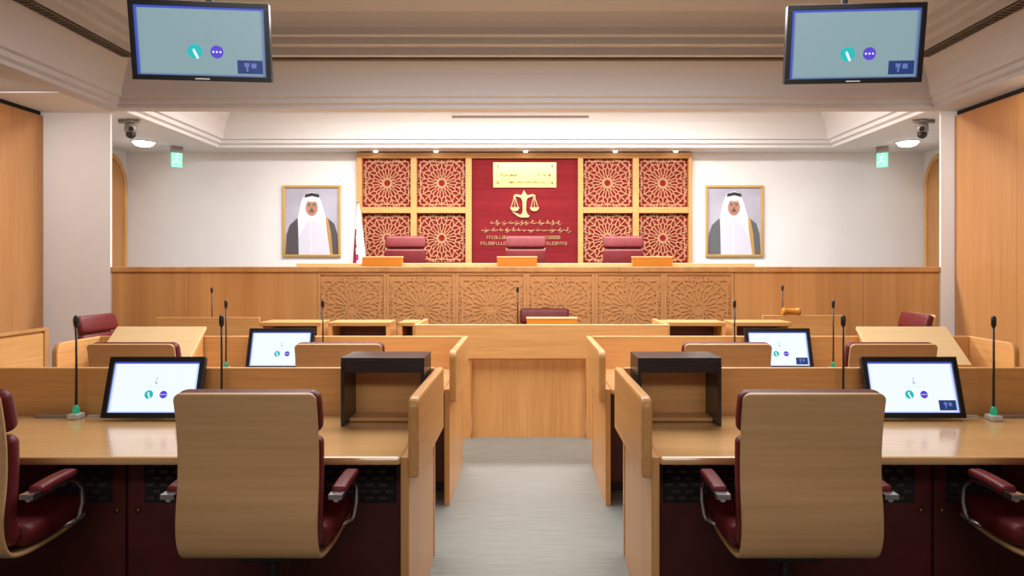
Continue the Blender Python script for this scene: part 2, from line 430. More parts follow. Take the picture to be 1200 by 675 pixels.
bm = B(); box(bm, bx(553)+.001, bx(677)-.001, 10.85, 10.88, .785, bz(186)-.001)
obj('red_cloth_panel', bm, M['silk'], LW)['label'] = 'plain crimson cloth panel'

# brass plaque
t_ = thing('brass_plaque', 'shiny rectangular brass plaque on the red panel, above the scales emblem', 'plaque', (bx(615), 10.845, bz(205)))
bm = B(); box(bm, bx(578), bx(652), 10.832, 10.848, bz(220), bz(190.5)); obj('plate', bm, M['brass'], t_, .003)
for sx in (583.5, 647):
    for sz in (195, 214.5):
        bm = B(); lathe(bm, [(.016, 0), (.016, .004), (.008, .008)], 14); xf(bm, Matrix.Translation((bx(sx), 10.832, bz(sz))) @ Matrix.Rotation(pi/2, 4, 'X')); obj('screw', bm, M['screw'], t_)
def script(bm, x0, x1, z, hgt, y, seed, kind='cursive'):
    rnd = random.Random(seed)
    if kind == 'cursive':
        x = x0
        while x < x1:
            wl = rnd.uniform(.05, .13); e = min(x+wl, x1); pts = []
            n_ = 8
            for k in range(n_+1):
                u = k/n_; pts.append((x+(e-x)*u, y, z + hgt*(.10*sin(u*6+seed)+.16*abs(sin(u*9+x*7)))))
            tube(bm, pts, .0055, 6)
            if rnd.random() < .75:
                xx = x+wl*.3; tube(bm, [(xx, y, z), (xx+.006, y, z+hgt*rnd.uniform(.6, 1))], .005, 6)
            if rnd.random() < .5:
                xx = x+wl*.7; tube(bm, [(xx, y, z), (xx-.02, y, z-hgt*.4), (xx-.05, y, z-hgt*.42)], .0045, 6)
            if rnd.random() < .7:
                xx = x+wl*.5; box(bm, xx-.007, xx+.007, y-.004, y+.004, z+hgt*.55, z+hgt*.7)
            x = e+rnd.uniform(.006, .02)
    else:
        x = x0; cnt = 0
        while x < x1-.02:
            wl = .024; k = rnd.randrange(4); st = .0055
            box(bm, x, x+st, y-.004, y+.004, z, z+hgt)
            if k != 0: box(bm, x+st, x+wl, y-.004, y+.004, z+hgt-st, z+hgt)
            if k in (1, 2): box(bm, x+st, x+wl*.9, y-.004, y+.004, z+hgt*.45, z+hgt*.45+st)
            if k in (0, 2, 3): box(bm, x+st, x+wl, y-.004, y+.004, z, z+st)
            if k == 3: box(bm, x+wl, x+wl+st, y-.004, y+.004, z, z+hgt)
            x += .038; cnt += 1
for a, c, z_, h_, sd in ((586, 606, 205.5, .03, 31), (630, 645, 205.5, .03, 32), (596, 634, 214, .02, 33)):
    bm = B(); script(bm, bx(a), bx(c), bz(z_), h_, 10.830, sd); obj('engraving', bm, M['screw'], t_)
# scales of justice
def g(px): return (px-616)/SB
t_ = thing('scales_emblem', 'gold balance scales emblem mounted on the red panel under the brass plaque', 'emblem', (bx(614), 10.84, bz(254)))
bm = B()
def P2(pts): return [(bx(a), bz(c)) for a, c in pts]
prism(bm, P2([(611.5, 228), (612.3, 226.5), (614, 223), (616, 226.5), (617.5, 228), (618.5, 232), (617, 236), (616.5, 246), (617.5, 250), (621, 253.5), (619, 255.2), (610, 255.2), (608, 253.5), (611.8, 250), (612.6, 246), (612, 236), (610.5, 232)]), 'Y', 10.82, 10.849)
obj('pillar', bm, M['gold'], t_, .003)
bm = B()
prism(bm, P2([(602.5, 228.6), (605, 227.8), (611.5, 229), (618, 229), (624.5, 227.8), (627, 228.6), (627.8, 231), (626, 231), (624, 230.5), (618, 232.5), (611.5, 232.5), (605.5, 230.5), (603.5, 231), (601.7, 231)]), 'Y', 10.826, 10.846)
obj('beam', bm, M['gold'], t_, .003)
for cx, cz in ((603.3, 244), (626.3, 244)):
    bm = B()
    for sx in (-4.3, 4.3): seg2(bm, (bx(cx+(-.8 if sx < 0 else .2)), bz(230.8)), (bx(cx+sx), bz(cz)), .010, 10.832, 10.842)
    seg2(bm, (bx(cx-.2), bz(230.8)), (bx(cx), bz(cz)), .008, 10.832, 10.842)
    prism(bm, P2([(cx-5.6, cz-1), (cx+5.6, cz-1), (cx+4.3, cz+2), (cx+2, cz+3.6), (cx-2, cz+3.6), (cx-4.3, cz+2)]), 'Y', 10.822, 10.846)
    obj('scale_pan', bm, M['gold'], t_)
bm = B(); prism(bm, P2([(599.5, 247.8), (604, 249.5), (608.5, 251.2), (610.5, 255.2), (606.5, 253.6), (603, 250.8)]), 'Y', 10.83, 10.846); obj('ribbon', bm, M['gold'], t_)
for (a, c, py, hg, sd, kd, lb) in ((574, 655.5, 262, .055, 1, 'cursive', 'upper line of flowing gold calligraphy on the red panel, just below the scales'),
                                   (564, 666, 270.5, .055, 2, 'cursive', 'second line of flowing gold calligraphy on the red panel, just above the middle chair'),
                                   (570.5, 658, 280, .045, 3, 'latin', 'upper row of small gold capitals on the red panel, partly behind the middle chair'),
                                   (563.5, 664.5, 287, .045, 4, 'latin', 'lowest row of small gold capitals on the red panel, partly behind the middle chair')):
    bm = B(); script(bm, bx(a), bx(c), bz(py), hg, 10.842, sd, kd)
    o = obj('gold_inscription', bm, M['gold']); o['label'] = lb; o['category'] = 'lettering'; o['group'] = 'gold lettering on the red panel'

# portraits
M['bgL'] = plain('portrait_backdrop', (.42, .41, .50), .6, noise=.1, nscale=3)
M['skin'] = plain('portrait_skin', (.42, .22, .15), .6)
M['ptwhite'] = plain('portrait_headcloth', (.72, .72, .80), .6)
M['ptwhite2'] = plain('portrait_robe', (.60, .60, .70), .6)
M['ptblack'] = plain('portrait_black', (.02, .02, .025), .6)
M['cloakA'] = plain('portrait_dark_cloak', (.075, .062, .07), .6)
M['cloakB'] = plain('portrait_grey_cloak', (.10, .11, .115), .6)
def portrait(px0, px1, py0, py1, cloak, label, tall):
    x0, x1, z0, z1 = bx(px0), bx(px1), bz(py1), bz(py0)
    t_ = thing('framed_portrait', label, 'picture', ((x0+x1)/2, 10.88, z0), group='portraits on the white wall')
    f = .035; bm = B()
    for (a, b_, c, d) in ((x0, x1, z0, z0+f), (x0, x1, z1-f, z1), (x0, x0+f, z0+f+.0005, z1-f-.0005), (x1-f, x1, z0+f+.0005, z1-f-.0005)):
        box(bm, a, b_, 10.855, 10.899, c, d)
    obj('frame', bm, M['goldframe'], t_, .004)
    bm = B(); X0, X1, Z0, Z1 = x0+f, x1-f, z0+f, z1-f; W_, H_ = X1-X0, Z1-Z0
    def poly(pts, mi, lay):
        v = [bm.verts.new((X0+u*W_, 10.885-lay*.0006, Z0+v_*H_)) for u, v_ in pts]; bm.faces.new(v).material_index = mi
    box(bm, X0, X1, 10.886, 10.898, Z0, Z1, 0)
    t = tall
    poly([(0.0, 0), (0.02, .30), (.08, .44), (.22, .54), (.40, .58), (.62, .58), (.80, .54), (.92, .46), (.98, .30), (1, 0)], 5, 1)      # cloak
    poly([(.72, .0), (.74, .57), (.80, .55), (.86, .30), (.89, 0)], 7, 1.5)
    poly([(.25, 0), (.24, .4), (.30, .58), (.70, .58), (.77, .4), (.84, 0)], 3, 2)                          # robe
    poly([(.47, 0), (.47, .5), (.49, .5), (.49, 0)], 2, 3)
    poly([(.25, .25), (.23, .55), (.29, .78), (.36, .90+t), (.50, .94+t), (.62, .90+t), (.68, .78), (.76, .55), (.78, .25), (.66, .42), (.56, .5), (.46, .5), (.36, .42)], 2, 4)  # head cloth
    poly([(.495+.115*cos(a*pi/10), .70+.125*sin(a*pi/10)+t*.4) for a in range(20)], 1, 5)                                 # face
    poly([(.39, .83+t), (.41, .80+t), (.50, .785+t), (.59, .80+t), (.61, .83+t), (.50, .87+t)], 2, 6)                       # cloth over the brow
    poly([(.36, .85+t), (.37, .90+t), (.50, .925+t), (.63, .90+t), (.64, .85+t), (.50, .875+t)], 4, 7)                      # black cord
    for u in (.45, .54):
        poly([(u-.03, .745+t*.4), (u+.03, .745+t*.4), (u+.03, .755+t*.4), (u-.03, .76+t*.4)], 4, 7)
        poly([(u-.018, .722+t*.4), (u+.018, .722+t*.4), (u+.018, .733+t*.4), (u-.018, .733+t*.4)], 4, 7)
    poly([(.48, .67+t*.4), (.51, .67+t*.4), (.50, .72+t*.4)], 6, 7)
    poly([(.44, .648+t*.4), (.55, .648+t*.4), (.53, .665+t*.4), (.46, .665+t*.4)], 4, 7)
    poly([(.46, .628+t*.4), (.53, .628+t*.4), (.54, .638+t*.4), (.45, .638+t*.4)], 6, 7)
    obj('picture', bm, [M['bgL'], M['skin'], M['ptwhite'], M['ptwhite2'], M['ptblack'], cloak, M['silk'], M['goldframe']], t_)
portrait(331, 399, 217, 301, M['cloakA'], 'framed portrait of a person in white headcloth and dark cloak, left of the lattice', 0)
portrait(827, 895, 217, 301, M['cloakB'], 'framed portrait of a person in white headcloth and grey cloak, right of the lattice', .01)

# flag hanging from a pole
FL = thing('standing_flag', 'maroon and white flag hanging in folds from a pole left of the lattice screens', 'flag', (-2.40, 10.35, .78))
bm = B(); tube(bm, [(-2.40, 10.35, .80), (-2.40, 10.35, 2.44)], .012, 10); obj('pole', bm, M['brass'], FL)
bm = B(); lathe(bm, [(.001, 0), (.012, .01), (.016, .025), (.010, .04), (.003, .055)], 14, (-2.40, 10.35, 2.44)); obj('finial', bm, M['brass'], FL)
bm = B(); lathe(bm, [(.17, 0), (.17, .015), (.05, .03), (.025, .06)], 24, (-2.40, 10.35, .781)); obj('base', bm, M['brass'], FL)
bm = B(); NZ, NA = 30, 48; rings = []
for i in range(NZ+1):
    u = i/NZ; z = 2.43-u*1.35
    wx = .02+.16*u**.8; ring = []
    for k in range(NA):
        a = 2*pi*k/NA; rr = 1+.18*cos(a*7+u*2)*min(1, u*3)
        ring.append(bm.verts.new((-2.40+.035*u+wx*rr*cos(a)*.62+.012, 10.35+wx*.7*rr*sin(a), z)))
    rings.append(ring)
for i in range(NZ):
    u = (i+.5)/NZ
    for k in range(NA):
        f = bm.faces.new((rings[i][k], rings[i][(k+1) % NA], rings[i+1][(k+1) % NA], rings[i+1][k])); f.smooth = True
        a = math.degrees(2*pi*(k+.5)/NA)
        edge = 262 + (8 if i % 4 < 2 else -6)
        f.material_index = 1 if (u > .22 and 100 < a < edge - (1-min(1, (u-.22)*3))*60) else 0
obj('flag_cloth', bm, [M['whitecloth'], M['maroonc']], FL)

# ------------------------------------------------------------------ ceiling fixtures
def recess(x, y, z, r_, label, grp):
    t_ = thing('ceiling_downlight', label, 'ceiling light', (x, y, z), group=grp)
    bm = B(); lathe(bm, [(r_*1.18, -.001), (r_*1.18, -.010), (r_, -.012), (r_, -.001)], 28, (x, y, z)); obj('trim_ring', bm, M['silver'], t_)
    bm = B(); lathe(bm, [(r_*.97, -.013), (r_*.95, -.022), (r_*.75, -.022-r_*.22), (r_*.35, -.022-r_*.33)], 28, (x, y, z)); obj('lamp', bm, M['lamp'], t_)
recess(-5.24, 9.95, H, .14, 'round white downlight in the stage ceiling by the left exit sign', None)
recess(5.24, 9.95, H, .14, 'round white downlight in the stage ceiling by the right exit sign', None)
for x, w_ in zip(LATTICE_SPOTS, ('leftmost of the five small spotlights over the lattice wall', 'second from left of the five small spotlights over the lattice wall', 'small bright spotlight right above the brass plaque', 'fourth from left of the five small spotlights over the lattice wall', 'rightmost of the five small spotlights over the lattice wall')):
    recess(x, 10.68, H, .035, w_, 'small spotlights over the lattice wall')

def exit_sign(x, y, rz, label):
    t_ = thing('exit_sign', label, 'sign', (x, y, H), rz, 'exit signs')
    bm = B(); box(bm, -.08, .08, -.03, .03, -.09, -.001); obj('housing', bm, M['grey'], t_, .004, world=False)
    bm = B(); box(bm, -.078, .078, -.012, .012, -.30, -.0905); p = obj('lit_panel', bm, M['exit'], t_, .003, world=False)
    bm = B(); y_ = -.0135
    def st(a, c, wd=.012): seg2(bm, a, c, wd, y_-.001, y_+.001)
    st((0, -.13), (-.01, -.19)); st((-.01, -.19), (.035, -.235)); st((.035, -.235), (.03, -.27)); st((-.01, -.19), (-.04, -.23)); st((-.04, -.23), (-.07, -.235))
    st((0, -.14), (.045, -.165)); st((0, -.14), (-.04, -.165)); lathe_pts = [(.012+.013*cos(k*pi/6), -.105+.013*sin(k*pi/6)) for k in range(12)]
    prism(bm, lathe_pts, 'Y', y_-.001, y_+.001)
    q = obj('running_figure', bm, M['exitwhite'], p, world=False)
    return t_
exit_sign(-4.98, 10.35, R(48), 'small green lit exit sign hanging from the stage ceiling on the left')
exit_sign(5.09, 10.35, R(-48), 'small green lit exit sign hanging from the stage ceiling on the right')

def ptz(x, y, s, label):
    t_ = thing('security_camera', label, 'camera', (x, y, H), 0, 'ceiling cameras')
    bm = B(); tube(bm, [(x-s*.14, y, H-.025), (x+s*.11, y, H-.025)], .022, 10); lathe(bm, [(.05, -.002), (.05, -.03), (.03, -.05)], 20, (x, y, H)); obj('mount_arm', bm, M['grey'], t_)
    bm = B(); lathe(bm, [(.03, -.045), (.065, -.06), (.068, -.14), (.05, -.155)], 24, (x, y, H)); obj('housing', bm, M['grey'], t_)
    bm = B(); lathe(bm, [(.05, -.156), (.055, -.175), (.045, -.205), (.02, -.222), (.004, -.226)], 24, (x, y, H)); d = obj('dome', bm, M['black'], t_)
    bm = B(); tube(bm, [(x-s*-.03, y-.05, H-.12), (x-s*-.045, y-.075, H-.125)], .028, 16); obj('lens', bm, M['black'], d)
ptz(-4.60, 8.45, 1, 'grey dome camera under the ceiling by the left white pier')
ptz(4.62, 8.45, -1, 'grey dome camera under the ceiling by the right white pier')

# ------------------------------------------------------------------ screens
def display(bmn, W_, H_, t_, scr, tv):
    """screen content in the XZ plane centred at 0, facing -Y; returns nothing"""
    bz_ = .027 if not tv else .036
    bm = B()
    for (a, b_, c, d) in ((-W_/2, W_/2, -H_/2, -H_/2+bz_), (-W_/2, W_/2, H_/2-bz_, H_/2), (-W_/2, -W_/2+bz_, -H_/2+bz_, H_/2-bz_), (W_/2-bz_, W_/2, -H_/2+bz_, H_/2-bz_)):
        box(bm, a, b_, -.012, .0, c, d)
    box(bm, -W_/2+.004, W_/2-.004, 0, .028 if not tv else .06, -H_/2+.004, H_/2-.004)
    cs = obj('casing', bm, M['black'], t_, .002, world=False)
    bm = B(); w2, h2 = W_/2-bz_, H_/2-bz_
    uv_quad(bm, -w2, w2, -h2, h2, -.003)
    sc_ = obj('screen', bm, scr, t_, world=False)
    def q(u0, u1, v0, v1, mi, lay=1):
        y_ = -.003-.0006*lay
        v = [bm.verts.new(p) for p in ((-w2+u0*2*w2, y_, -h2+v0*2*h2), (-w2+u1*2*w2, y_, -h2+v0*2*h2), (-w2+u1*2*w2, y_, -h2+v1*2*h2), (-w2+u0*2*w2, y_, -h2+v1*2*h2))]
        bm.faces.new(v).material_index = mi
    def disc(u, v, r_, mi, lay=1):
        y_ = -.003-.0006*lay
        bm.faces.new([bm.verts.new((-w2+u*2*w2+r_*cos(a*pi/12), y_, -h2+v*2*h2+r_*sin(a*pi/12))) for a in range(24)]).material_index = mi
    bm = B()
    q(.0, 1, .965, 1, 0); q(0, .02, 0, .965, 0) if tv else None
    rr = .038*H_/.55*1.35 if tv else .022
    disc(.45, .355, rr, 1); disc(.62, .355, rr*.88, 2)
    if True:
        # handset mark and dots
        y_ = -.003-.0012
        def st(u, v, du, dv, mi, wd=.006):
            a = (-w2+u*2*w2, -h2+v*2*h2); seg2(bm, a, (a[0]+du, a[1]+dv), wd, y_-.0002, y_, mi)
        st(.44, .38, .012*rr/.022, -.026*rr/.022, 5, .008*rr/.022); st(.435, .385, .009, .002, 5, .007)
        for k in (-1, 0, 1): disc(.62+k*.4*rr/w2/2*1.2, .355, rr*.14, 5, 2)
        st(.515, .63, 0, -.022*H_/.3*.8, 4, .004); st(.515, .60, .008, -.008, 4, .004); st(.508, .66, .010, .004, 4, .004)
        for k in range(8): q(.40+k*.032, .418+k*.032, .50, .512, 6)
    q(.775, .975, .045, .245, 3, 1)
    q(.83, .87, .15, .205, 4+3, 2); q(.845, .86, .08, .15, 7, 2); q(.885, .925, .13, .20, 7, 2)
    obj('screen_picture', bm, [M['scrbar'], M['teal'], M['purple'], M['inset'], M['glyph'], M['exitwhite'] if False else M['scrw'], M['scrfaint'], M['insetlt']], sc_, world=False)
    return cs
M['scrw'] = emit('screen_white_mark', (.8, .9, 1), 1)
M['scrfaint'] = emit('screen_faint_dots', (.62, .74, .86), 1)
M['scrfaintT'] = emit('screen_faint_dots_television', (.20, .30, .35), 1)

def television(x, y, z, rz, tilt, label):
    t_ = thing('hanging_television', label, 'television', (x, y, z), 0, 'televisions hanging from the ceiling')
    keep = M['scrfaint']; M['scrfaint'] = M['scrfaintT']
    n0 = set(o.name for o in COL.objects)
    display(None, .955, .545, t_, M['tvscr'], True)
    M['scrfaint'] = keep
    bm = B(); box(bm, -.05, .05, -.0135, -.0125, -.262, -.254); obj('maker_badge', bm, M['silver'], t_, world=False)
    bm = B(); box(bm, -.15, .15, .061, .075, -.12, .12); box(bm, -.03, .03, .075, .16, -.03, .03); obj('wall_plate', bm, M['black'], t_, world=False)
    rot = Matrix.Rotation(rz, 4, 'Z') @ Matrix.Rotation(tilt, 4, 'X')
    for o in t_.children: o.matrix_local = rot.copy()
    bm = B(); p = rot @ Vector((0, .19, 0)); tube(bm, [(p.x, p.y, -.05), (p.x, p.y, .62), (p.x, p.y, 4.185-z)], .022, 12)
    lathe(bm, [(.07, 0), (.07, -.02), (.03, -.04)], 20, (p.x, p.y, 4.188-z)); obj('ceiling_pole', bm, M['black'], t_, world=False)
television(-2.305, 5.15, 3.135, R(6), R(10), 'large television hanging from the ceiling on the left, showing two round call buttons')
television(2.335, 5.15, 3.118, R(-4), R(10), 'large television hanging from the ceiling on the right, showing two round call buttons')

# ------------------------------------------------------------------ judges bench
t_ = thing('judges_bench', 'long wooden judges bench with carved star panels along its middle front', 'bench', (0, 8.05, 0))
PX = [372, 453, 534, 617, 697, 778, 860]
S0 = 106.0
def fx(px): return (px-616)/S0
edges = [-4.60, -3.73, fx(372)-.006]
bm = B()
e_all = [(-4.572, -3.732), (-3.728, fx(372)-.004), (fx(860)+.004, 3.728), (3.732, 4.572)]
bm.free()
for a, c in e_all:
    bm = B(); box(bm, a, c, 8.02, 8.06, .06, 1.475); obj('front_panel', bm, M['benchZ'], t_, .002)
bm = B(); box(bm, -4.575, 4.575, 8.0605, 8.10, 0, 1.475); obj('carcass', bm, M['woodX'], t_)
bm = B(); box(bm, -4.575, 4.575, 7.995, 8.735, 1.4755, 1.535); obj('top', bm, M['benchZ'], t_, .008)
bm = B(); box(bm, -2.64, 2.64, 8.35, 8.73, 1.5355, 1.575); obj('raised_shelf', bm, M['platetop'], t_, .004)
for i in range(6):
    a, c = fx(PX[i]), fx(PX[i+1]); cx = (a+c)/2; hw = (c-a)/2-.0015
    bm = B(); box(bm, cx-hw, cx+hw, 8.036, 8.06, .06, 1.475)
    cz = 1.54-45/S0
    fr = .030
    box(bm, cx-hw, cx-hw+fr, 8.018, 8.0359, .06, 1.475); box(bm, cx+hw-fr, cx+hw, 8.018, 8.0359, .06, 1.475)
    box(bm, cx-hw+fr, cx+hw-fr, 8.018, 8.0359, 1.445, 1.475); box(bm, cx-hw+fr, cx+hw-fr, 8.018, 8.0359, .66, .70)
    rosette(bm, cx, (1.445+.70)/2, hw-fr, .019, 8.025, 8.0355)
    obj('carved_panel', bm, M['carve'], t_)
bm = B(); box(bm, -4.575, -4.535, 8.101, 8.735, .785, 1.475); box(bm, 4.535, 4.575, 8.101, 8.735, .785, 1.475); obj('end_panel', bm, M['woodY'], t_)

def nameplate(x, y, z, W_, label, rz=0):
    t_ = thing('nameplate_block', label, 'nameplate', (x, y, z), rz, 'wooden nameplate blocks')
    bm = B(); prism(bm, [(-.03, 0), (.05, 0), (.05, .10), (-.024, .10)], 'X', -W_/2, W_/2); obj('body', bm, M['plate'], t_, .002, world=False)
    bm = B(); box(bm, -W_/2-.004, W_/2+.004, -.028, .054, .101, .116); obj('top_cap', bm, M['platetop'], t_, .002, world=False)
for x, lb in ((-1.62, 'glossy orange wooden nameplate block on the bench before the left red chair'), (-.097, 'glossy orange wooden nameplate block on the bench before the middle red chair'), (1.43, 'glossy orange wooden nameplate block on the bench beside the right red chair')):
    nameplate(x, 8.2, 1.536, .45, lb)

# ------------------------------------------------------------------ chair
def make_chair(label, loc, rz):
    t_ = thing('office_chair', label, 'chair', loc, rz, 'red leather office chairs')
    prof = [(-.300, 1.075), (-.278, .98), (-.262, .86), (-.262, .74), (-.277, .62), (-.274, .53), (-.240, .462), (-.16, .436), (.0, .433), (.14, .445), (.24, .460)]
    bm = B(); sweep(bm, prof, .523, .016, .028, rad=.006, endtaper=False); obj('wooden_shell', bm, M['shell'], t_, world=False)
    up = [(-.302, 1.079), (-.275, .99), (-.262, .92)]
    bm = B(); sweep(bm, [(y+.043, z-.002) for y, z in up], .534, .066, .03, rad=.026); obj('headrest', bm, M['red'], t_, world=False)
    lo = [(-.208, .905), (-.206, .80), (-.212, .70), (-.222, .61), (-.208, .53), (-.18, .50)]
    bm = B(); sweep(bm, [(y-.010, z) for y, z in lo], .534, .066, .03, rad=.026); obj('back_cushion', bm, M['red'], t_, world=False)
    bm = B(); sweep(bm, [(-.17, .500), (0, .490), (.14, .50), (.26, .50)], .545, .085, .04, rad=.03); obj('seat_cushion', bm, M['red'], t_, world=False)
    for s in (-1, 1):
        bm = B(); sweep(bm, [(-.19, .684), (-.10, .692), (.0, .695), (.04, .690)], .055, .034, .012, rad=.012)
        bmesh.ops.translate(bm, verts=bm.verts, vec=(s*.315, 0, 0)); ar = obj('armrest', bm, M['red'], t_, world=False)
        bm = B(); pts = [(s*.315, -.225, .664), (s*.315, -.19, .660), (s*.315, -.06, .668), (s*.315, .02, .668), (s*.315, .07, .645), (s*.315, .105, .61), (s*.312, .115, .55), (s*.305, .11, .50), (s*.295, .10, .47)]
        tube(bm, pts, .011, 10); tube(bm, [(s*.295, .10, .475), (s*.20, .08, .432)], .010, 8)
        box(bm, s*.315-.026, s*.315+.026, -.235, -.192, .666, .684)
        obj('arm_loop', bm, M['chrome'], ar, world=False)
    bm = B(); box(bm, -.10, .10, -.10, .12, .375, .424); obj('seat_mechanism', bm, M['black'], t_, .006, world=False)
    bm = B(); tube(bm, [(0, 0, .10), (0, 0, .25)], .034, 16); tube(bm, [(0, 0, .25), (0, 0, .375)], .02, 16); obj('column', bm, M['black'], t_, world=False)
    for k in range(5):
        a = R(90+72*k); d = Vector((cos(a), sin(a), 0))
        bm = B(); tube(bm, [d*.03+Vector((0, 0, .12)), d*.16+Vector((0, 0, .10)), d*.28+Vector((0, 0, .078))], [.026, .02, .014], 10); lg = obj('base_leg', bm, M['chrome'], t_, world=False)
        n_ = Vector((-d.y, d.x, 0)); c = d*.27
        bm = B(); 
        for s in (-1, 1): tube(bm, [c+n_*s*.008+Vector((0, 0, .031)), c+n_*s*.024+Vector((0, 0, .031))], .03, 14)
        tube(bm, [c+Vector((0, 0, .035)), c+Vector((0, 0, .072))], .008, 8)
        obj('castor', bm, M['black'], lg, world=False)
    bm = B()
    for k in range(4): box(bm, .20+k*.009, .206+k*.009, -.2935, -.2905, 1.028, 1.036)
    obj('maker_badge', bm, M['silver'], t_, world=False)
    return t_
G = 'red leather office chairs'
CH = make_chair('large wood backed red leather chair at the front left desk, left of the black box', (-1.028, 2.95, 0), 0)
def chair(x, y, z, rz, lb): return dup(CH, (x, y, z), rz, lb, G)
chair(1.057, 2.95, 0, 0, 'large wood backed red leather chair at the front right desk, right of the black box')
chair(-2.185, 2.95, 0, 0, 'wood backed red leather chair cut off by the left edge of the photo')
chair(2.16, 2.95, 0, 0, 'red leather chair at the right edge of the photo, only its arm in view')
chair(-2.36, 4.63, 0, 0, 'wood backed chair in the second row on the left, in front of the slanted board')
chair(-1.12, 4.63, 0, 0, 'wood backed chair in the second row on the left, next to the small lit monitor')
chair(1.21, 4.63, 0, 0, 'wood backed chair in the second row on the right, behind the right black box')
chair(2.20, 4.63, 0, 0, 'wood backed chair in the second row on the right, in front of the slanted board')
chair(.205, 7.66, 0, pi, 'red leather chair at the clerk station below the middle of the judges bench')
chair(-3.85, 6.9, 0, R(-94), 'red leather chair standing sideways by the left white pier')
chair(3.60, 7.15, 0, R(89), 'red leather chair standing sideways near the right end of the judges bench')
chair(-1.586, 9.35, .86, pi, 'high red leather chair behind the judges bench, left one of three')
chair(0, 9.35, .86, pi, 'high red leather chair in the middle behind the judges bench, under the scales emblem')
chair(1.286, 9.35, .86, pi, 'high red leather chair behind the judges bench, right one of three')
# low plinth the judges chairs stand on
bm = B(); box(bm, -2.7, 2.7, 8.9, 9.85, .7805, .86); struct('trim_2', bm, M['floor'])

# ------------------------------------------------------------------ counsel desks
def round_panel(y0, y1, z0, z1, r_=.05):
    pts = [(y1, z0), (y1, z1)]
    for k in range(7): a = R(90+15*k); pts.append((y0+r_+r_*cos(a), z1-r_+r_*sin(a)))
    pts.append((y0, z0)); return pts
def desk(side, ynear, yback, xin, xout, cells, label, outer):
    """side -1 left / +1 right. xin = outer face of the inner support (towards aisle)"""
    s = side
    t_ = thing('counsel_desk', label, 'desk', (s*2.0, ynear, 0), 0, 'counsel desks')
    def X(a, c): return sorted((a, c))
    dx = xin                       # plane between support and aisle panel
    bm = B(); x0, x1 = X(dx+s*.0345, xout); box(bm, x0, x1, ynear, yback-.001, .715, .75); obj('desktop', bm, M['desktop'], t_, .012)
    bm = B(); x0, x1 = X(dx, dx+s*.034); box(bm, x0, x1, ynear+.005, yback-.05, 0, .714+.035); obj('side_support', bm, M['woodZ'], t_, .003)
    bm = B(); x0, x1 = X(dx-s*.0005, dx-s*.0455); prism(bm, round_panel(ynear-.03, yback+.04, .67, 1.0), 'X', x0, x1); o = obj('aisle_panel', bm, M['woodY'], t_, .012)
    bm = B(); x0, x1 = X(dx+s*.0005, xout); box(bm, x0, x1, yback, yback+.04, 0, 1.0); obj('upstand_panel', bm, M['woodX'], t_, .005)
    # maroon front with doors, grilles and locks
    yd = ynear+.27
    bm = B(); x0, x1 = X(dx+s*.035, xout); box(bm, x0, x1, yd+.02, yd+.035, .07, .714); obj('modesty_panel', bm, M['maroon'], t_)
    bm = B(); box(bm, x0, x1, yd+.05, yd+.07, 0, .069); obj('plinth', bm, M['black'], t_)
    for (a, c, ga, gc, lk) in cells:
        x0, x1 = X(a, c)
        bm = B(); box(bm, x0+.003, x1-.003, yd, yd+.0195, .075, .705); d = obj('cabinet_door', bm, M['maroon'], t_, .002)
        if ga is not None:
            g0, g1 = X(ga, gc); bm = B(); box(bm, g0, g1, yd-.004, yd-.0003, .475, .665, 0)
            rows = 6
            for r_ in range(rows):
                zz = .49+r_*.030; xx = g0+.012+(.03 if r_ % 2 else 0)
                while xx < g1-.04: box(bm, xx, xx+.034, yd-.008, yd-.0041, zz, zz+.014, 1); xx += .06
            obj('grille', bm, [M['dark'], M['dash']], d)
        bm = B(); xf_ = None
        lathe(bm, [(.012, 0), (.012, .006), (.006, .009)], 14); xf(bm, Matrix.Translation((lk, yd-.0003, .44)) @ Matrix.Rotation(pi/2, 4, 'X')); obj('lock', bm, M['screw'], d)
    # outer end panel
    bm = B(); x0, x1 = X(xout+s*.0005, xout+s*.04); prism(bm, round_panel(ynear+outer, yback+.04, 0, 1.0, .07), 'X', x0, x1); obj('end_panel', bm, M['woodY'], t_, .008)
    return t_
def cells(c):
    # doors mirrored about the aisle
    base = [(.52, 1.155, .60, 1.05, 1.10), (1.16, 1.81, 1.22, 1.735, 1.765), (1.82, 2.465, 1.88, 2.13, 1.86), (2.47, 3.24, 2.55, 3.15, 2.52)]
    return [tuple(c*v + (.018 if True else 0) for v in b_) for b_ in base]
desk(-1, 3.0, 3.85, -.484, -3.28, cells(-1), 'front left counsel desk with beech top and maroon cupboard doors', .4)
desk(1, 3.0, 3.85, .521, 3.42, cells(1), 'front right counsel desk with beech top and maroon cupboard doors', .4)
desk(-1, 4.66, 5.59, -.489, -3.28, cells(-1), 'second row counsel desk on the left of the aisle, behind the front desk', .42)
desk(1, 4.66, 5.59, .513, 3.42, cells(1), 'second row counsel desk on the right of the aisle, behind the front desk', .42)

